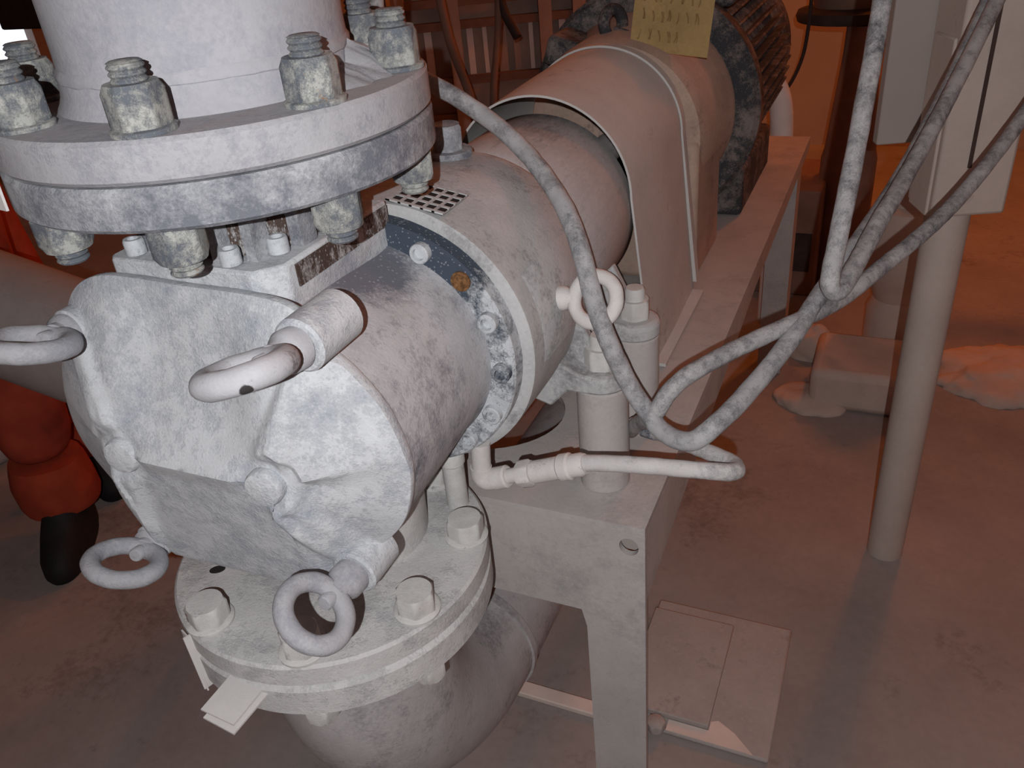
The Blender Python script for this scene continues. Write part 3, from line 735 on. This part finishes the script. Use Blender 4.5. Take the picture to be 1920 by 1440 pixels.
# rusty nipple above the lower flange
tn = thing('pipe_plug', 'small rusty capped plug below the clamping ring above the lower flange', 'plug', (.105, .118, .70))
bm = nb(); lathe(bm, [(.0125, -.045), (.0125, .012), (.0145, .014), (.0145, .026), (.012, .030), (.0001, .031)], Matrix.Translation((.102, .105, .708)), 24); obj('body', bm, 'boltwhite', tn)

# ------------------------------------------------------------------ floor details under and beside the stand
bm = nb(); bx(bm, -.34, .225, .350, .378, 0, .012); tag(obj('base_plate', bm, 'strip', bev=.002), 'pale flat steel plate on the floor under the stand', 'plate')
bm = nb(); bx(bm, .20, .455, .36, .655, 0, .010); cb_ = tag(obj('concrete_footing', bm, 'plinth', bev=.004), 'low dusty concrete footing on the floor beside the stand leg', 'footing')
bm = nb(); bx(bm, .20, .352, .385, .62, .0102, .022); fp = tag(obj('foot_plate', bm, 'plinth', bev=.002), 'flat dusty plate lying on the concrete footing', 'plate')
bm = nb(); prism(bm, [(.285, .3615), (.43, .3615), (.395, .392), (.365, .408), (.3535, .402), (.3535, .3835), (.285, .3835)], .002, Matrix(), .0102); tag(obj('lit_strip', bm, 'strip'), 'pale strip coloured as the lit front of the concrete footing', 'strip')  # lit band at the footing's front, painted as a pale sheet
ab = thing('anchor_bolt', 'dusty anchor bolt on the floor right of the stand leg', 'bolt', (.268, .36, 0))
bm = nb(); hexprof(bm, place((.268, .362, .0105), (0, 0, 1), .3), .030, .016); obj('head', bm, 'plinth', ab, 50)

# ------------------------------------------------------------------ column on the right
co = thing('support_column', 'tall dusty pipe column with boxed upper part on the right', 'column', (.605, .93, 0))
bm = nb(); cyl(bm, (.605, .945, 0), (.605, .945, .80), .0345, 40); obj('pipe_post', bm, 'column', co)
bm = nb(); lathe(bm, [(.036, 0), (.048, .004), (.05, .02), (.036, .034)], Matrix.Translation((.605, .945, .765)), 40); obj('collar', bm, 'column', co)
R3 = Matrix.Rotation(.38, 3, 'Z')
bm = nb(); box(bm, (.612, .95, 1.35), (.115, .10, 1.2), R3); obj('box_section', bm, 'column', co, bev=.006)
bm = nb(); m = R3.to_4x4(); m.translation = (.612, .95, 1.0); bmesh.ops.create_cube(bm, size=1, matrix=m @ Matrix.Translation((-.012, -.0505, -.02)) @ Matrix.Diagonal((.006, .002, .30, 1))); obj('seam_slot', bm, 'slit', co)
bm = nb(); box(bm, (.565, .93, .885), (.02, .07, .27), R3); obj('edge_plate', bm, 'column', co, bev=.003)
pa = thing('cable_panel', 'flat grey panel hung left of the column', 'panel', (.53, 1.0, .85))
bm = nb(); box(bm, (.528, .985, 1.06), (.108, .022, .43), Matrix.Rotation(.38, 3, 'Z')); obj('sheet', bm, 'panel', pa, bev=.003)

# ------------------------------------------------------------------ things further back on the right
ve = thing('valve_body', 'pale rounded vessel on a short neck behind the hoses', 'vessel', (.58, 1.78, 0))
bm = nb(); lathe(bm, [(.075, 0), (.075, .16), (.062, .19), (.075, .23), (.10, .27), (.108, .33), (.105, .40), (.085, .45), (.04, .47)], Matrix.Translation((.575, 1.80, 0)), 48); obj('vessel_shell', bm, 'powder', ve)
bm = nb(); cyl(bm, (.575, 1.80, .46), (.575, 1.80, .52), .06); obj('cap', bm, 'powder', ve)
bm = nb(); bx(bm, .39, .66, 1.46, 1.70, 0, .115); tag(obj('floor_block', bm, 'powder', bev=.02), 'dust-buried block on the floor in front of the vessel', 'block')
for x, y, rx, rz, lab in ((.40, 1.50, .10, .03, 'low heap of powder left of the floor block'), (.37, 1.76, .07, .10, 'heap of powder against the dark cabinet'), (.90, 1.75, .2, .05, 'flat heap of powder at the right picture edge')):
    bm = nb(); bmesh.ops.create_icosphere(bm, subdivisions=5, radius=1, matrix=Matrix.Translation((x, y, 0)) @ Matrix.Diagonal((rx, rx*.8, rz, 1)))
    for v in bm.verts:
        v.co += (v.co-V((x, y, 0)))*(.22*mnoise.noise(v.co*14)+.08*mnoise.noise(v.co*40))
    bmesh.ops.bisect_plane(bm, geom=bm.verts[:]+bm.edges[:]+bm.faces[:], plane_co=(0, 0, 0), plane_no=(0, 0, 1), clear_inner=True)
    tag(obj('powder_heap', bm, 'powder', ang=80), lab, 'heap', 'powder heaps on the floor')
ca = thing('floor_cabinet', 'dark brown cabinet on the floor behind the motor', 'cabinet', (.24, 2.3, 0))
bm = nb(); bx(bm, .10, .33, 2.15, 2.5, 0, .36); obj('body', bm, 'steel', ca, bev=.006)
bm = nb(); bx(bm, .20, .31, 2.143, 2.15, .09, .22); obj('door', bm, 'steeldark', ca)
vp = thing('standing_drive', 'brown tapered machine body under a round dark disc in the background', 'machine', (.38, 2.35, 0))
bm = nb(); lathe(bm, [(.085, 0), (.085, .42), (.078, .45), (.052, .74), (.05, .82)], Matrix.Translation((.385, 2.32, 0)), 40); obj('body', bm, 'steel', vp)
bm = nb(); lathe(bm, [(.05, .815), (.155, .822), (.16, .838), (.155, .852), (.05, .86)], Matrix.Translation((.335, 2.42, 0)), 48); obj('disc', bm, 'steeldark', vp)
bm = nb(); lathe(bm, [(.11, .855), (.12, .9), (.10, 1.05), (.10, 1.3)], Matrix.Translation((.335, 2.45, 0)), 40); obj('upper_body', bm, 'steel', vp)
pp_ = thing('bent_pipe', 'orange-lit bent pipe standing behind the motor', 'pipe', (.19, 2.0, 0))
bm = nb(); tube(bm, [(.215, 1.95, 0), (.215, 1.95, .45), (.212, 1.95, .62), (.195, 1.96, .70), (.16, 1.98, .73), (.05, 2.05, .74)], .032, 20, 10); obj('pipe_run', bm, 'pale', pp_)
bm = nb(); lathe(bm, [(.033, 0), (.05, .003), (.05, .02), (.033, .024)], Matrix.Translation((.215, 1.95, .45)), 32); obj('collar', bm, 'pale', pp_)
bm = nb(); tube(bm, [(.235, 2.28, 1.25), (.232, 2.27, .95), (.232, 2.25, .83), (.225, 2.21, .745), (.20, 2.13, .68), (.16, 2.03, .655), (.12, 1.95, .655)], .0055, 10, 10); tag(obj('thin_cable', bm, 'steeldark'), 'thin dark cable drooping beside the motor', 'cable')
sl = nb(); box(sl, (1.15, 2.6, .9), (.9, .05, .05), Matrix.Rotation(.25, 3, 'Y')); tag(obj('pipe_rail', sl, 'steel'), 'brown sloping rail at the right picture edge', 'rail')

# ------------------------------------------------------------------ frame rack and pipes in the orange background, upper middle
ra = thing('frame_rack', 'steel frame rack with slotted panels in the orange background', 'rack', (-1.2, 3.4, 0))
rot = Matrix.Rotation(.45, 4, 'Z')
def rbox(bm, u0, u1, d0, d1, z0, z1):
    m = Matrix.Translation((-1.30, 3.30, 0)) @ rot @ Matrix.Translation(((u0+u1)/2, (d0+d1)/2, (z0+z1)/2)) @ Matrix.Diagonal((u1-u0, d1-d0, z1-z0, 1))
    bmesh.ops.create_cube(bm, size=1, matrix=m)
for u in (-.42, -.17, .26, .42, .56): 
    bm = nb(); rbox(bm, u-.03, u+.03, -.03, .03, 0, 1.6); obj('upright', bm, 'rackpanel', ra)
for z in (.30, .47, .72, .82, 1.0): 
    bm = nb(); rbox(bm, -.45, .58, -.02, .02, z-.018, z+.018); obj('crossbar', bm, 'steel', ra)
bm = nb(); rbox(bm, -.45, .58, .06, .08, 0, 1.6); obj('back_panel', bm, 'rackpanel', ra)
for u, w_, mm in ((-.30, .035, 'pale'), (-.10, .03, 'pale'), (-.03, .02, 'pale'), (.05, .045, 'rackpanel'), (.12, .03, 'rackpanel'), (.19, .02, 'pale'), (.34, .03, 'pale')):
    bm = nb(); rbox(bm, u-w_/2, u+w_/2, .02, .05, .49, .70); obj('slat', bm, mm, ra)
for k, (pts, r, lab) in enumerate((
    ([(-1.035, 2.29, 1.2), (-.985, 2.27, .83), (-.90, 2.235, .60), (-.86, 2.22, .3)], .016, 'slanting brown pipe on the left of the background pipes'),
    ([(-.855, 2.44, 1.5), (-.852, 2.43, .913), (-.823, 2.25, .604), (-.81, 2.2, .3)], .013, 'upright brown pipe in the middle of the background'),
    ([(-.90, 2.50, 1.2), (-.854, 2.44, .93), (-.775, 2.40, .793)], .016, 'short dark pipe hanging down from the top of the background'))):
    bm = nb(); tube(bm, pts, r, 12, 6); tag(obj('background_pipe', bm, 'steeldark' if k == 2 else 'steel'), lab, 'pipe', 'brown pipes in the background')
dp2 = thing('dark_post', 'dark post behind the white pipe at the top', 'post', (-.62, 1.2, 0))
bm = nb(); bx(bm, -.66, -.60, 1.20, 1.26, 0, 1.7); obj('post', bm, 'steeldark', dp2, bev=.004)

# ------------------------------------------------------------------ left background
du = thing('duct_pipe', 'broad dusty grey duct between the pump and the worker', 'duct', (-1.0, .5, .6))
bm = nb(); tube(bm, [(-.508, .350, .577), (-.868, .305, .689), (-1.525, .233, .887)], .106, 48, 6); obj('duct_shell', bm, 'duct', du)
bm = nb(); cyl(bm, (-.66, .33, 0), (-.66, .33, .60), .025); obj('support', bm, 'steeldark', du)
bp = nb(); bx(bp, -3.55, -3.05, 2.5, 2.6, .865, 1.6); tag(obj('hanging_box', bp, 'steeldark', bev=.01), 'black box shape in the dark upper left corner', 'box')
bp = nb(); box(bp, (-2.98, 2.36, .9), (.075, .08, 1.8), Matrix.Rotation(.05, 3, 'Y')); tag(obj('dark_beam', bp, 'steeldark'), 'black upright beam beside the bright window', 'beam')
bm = nb(); bmesh.ops.create_icosphere(bm, subdivisions=4, radius=1, matrix=Matrix.Translation((-1.72, .62, .12)) @ Matrix.Diagonal((.13, .13, .14, 1))); wobble(bm, .02, 9); tag(obj('sack', bm, 'tagplate'), 'pale sack on the floor at the left picture edge', 'sack')

# worker: orange trousers and jacket, black boots, mostly beyond the left picture edge
def skin_mesh(name, verts, edges, radii, mat, parent, root=0, sub=2):
    me = bpy.data.meshes.new(name); me.from_pydata([tuple(v) for v in verts], edges, []); o = bpy.data.objects.new(name, me); COL.objects.link(o)
    me.materials.append(M[mat]); md = o.modifiers.new('skin', 'SKIN'); md.use_smooth_shade = True
    for i, sv in enumerate(me.skin_vertices[0].data):
        r = radii[i]; sv.radius = (r, r) if isinstance(r, (int, float)) else r; sv.use_root = (i == root)
    s = o.modifiers.new('sub', 'SUBSURF'); s.levels = sub; s.render_levels = sub
    if parent is not None:
        o.parent = parent; o.location = -world(parent).translation
    return o
WKX, WKY = -1.20, .46
wk = thing('person', 'person in orange work trousers and black boots standing at the left edge', 'person', (WKX, WKY, 0))
vb = [(-1.34, .56, .92), (-1.245, .50, .86), (-1.235, .475, .50), (-1.205, .445, .20), (-1.43, .63, .86), (-1.40, .67, .50), (-1.335, .665, .2), (-1.36, .57, 1.12), (-1.37, .575, 1.34), (-1.38, .58, 1.46), (-1.375, .575, 1.54), (-1.24, .47, 1.38), (-1.19, .42, 1.12), (-1.30, .34, .98), (-1.51, .69, 1.38), (-1.55, .75, 1.12), (-1.52, .66, .92)]
eb = [(0, 1), (1, 2), (2, 3), (0, 4), (4, 5), (5, 6), (0, 7), (7, 8), (8, 9), (9, 10), (8, 11), (11, 12), (12, 13), (8, 14), (14, 15), (15, 16)]
rb = [.15, .105, .092, .088, .105, .092, .088, .145, .16, .07, .06, .075, .055, .042, .075, .055, .042]
skin_mesh('body', vb, eb, rb, 'orange', wk)
bm = nb(); lathe(bm, [(.070, .098), (.088, .10), (.097, .12), (.097, .165), (.090, .205), (.084, .225)], Matrix.Translation((-1.198, .440, 0)) @ Matrix.Diagonal((1, .9, 1, 1)), 32); wobble(bm, .006, 18); obj('trouser_cuff', bm, 'orangecuff', wk)
bm = nb(); lathe(bm, [(.066, .078), (.08, .08), (.088, .10), (.084, .15), (.076, .2)], Matrix.Translation((-1.335, .665, 0)), 32); wobble(bm, .006, 18); obj('trouser_cuff', bm, 'orangecuff', wk)
def boot(x, y, a):
    bm = nb(); m = Matrix.Translation((x, y, 0)) @ Matrix.Rotation(a, 4, 'Z'); loops = []
    for t, (z, x0, x1, wd) in enumerate(((0, -.085, .175, .046), (.018, -.09, .185, .05), (.045, -.088, .18, .05), (.075, -.08, .14, .047), (.10, -.072, .085, .045), (.14, -.068, .062, .047), (.19, -.066, .058, .05))):
        lp = []
        for i in range(28):
            b = 2*PI*i/28; c = math.cos(b); s = math.sin(b)
            lp.append(m @ V(((x0+x1)/2+(x1-x0)/2*math.copysign(abs(c)**.8, c), wd*math.copysign(abs(s)**.85, s), z)))
        loops.append(lp)
    loft(bm, loops); return bm
obj('boot', boot(-1.18, .43, -.95), 'boot', wk, 60); obj('boot', boot(-1.335, .665, -.6), 'boot', wk, 60)
hd = nb(); bmesh.ops.create_uvsphere(hd, u_segments=32, v_segments=20, radius=1, matrix=Matrix.Translation((-1.37, .57, 1.65)) @ Matrix.Diagonal((.078, .092, .115, 1)))
for v in hd.verts:
    d = v.co-V((-1.33, .49, 1.64)); v.co += V((.5, -.85, 0))*.022*math.exp(-d.length_squared/.0006)
obj('head', hd, 'skin', wk)
hr = nb(); bmesh.ops.create_uvsphere(hr, u_segments=32, v_segments=16, radius=1, matrix=Matrix.Translation((-1.375, .58, 1.672)) @ Matrix.Diagonal((.084, .096, .10, 1))); obj('hair', hr, 'hair', wk)
for sx, wx, wy, wz in ((1, -1.30, .34, .98), (-1, -1.52, .66, .92)):
    hv = [(wx, wy, wz), (wx+.02, wy-.03, wz-.045), (wx+.03, wy-.045, wz-.09)]
    vs = [hv[0], hv[1]]; es = [(0, 1)]; rs = [.026, .03]
    for f in range(4):
        off = (f-1.5)*.018; b = V(hv[1])+V((off*.8, off*.5, -.02)); L_ = (.06, .075, .07, .055)[f]
        i0 = len(vs); vs += [tuple(b), tuple(b+V((.008, -.015, -L_*.5))), tuple(b+V((.004, -.012, -L_)))]; es += [(1, i0), (i0, i0+1), (i0+1, i0+2)]; rs += [.012, .0095, .008]
    i0 = len(vs); b = V(hv[0])+V((.03*sx, -.01, -.015)); vs += [tuple(b), tuple(b+V((.015*sx, -.012, -.035)))]; es += [(0, i0), (i0, i0+1)]; rs += [.012, .0095]
    skin_mesh('hand', vs, es, rs, 'skin', wk)
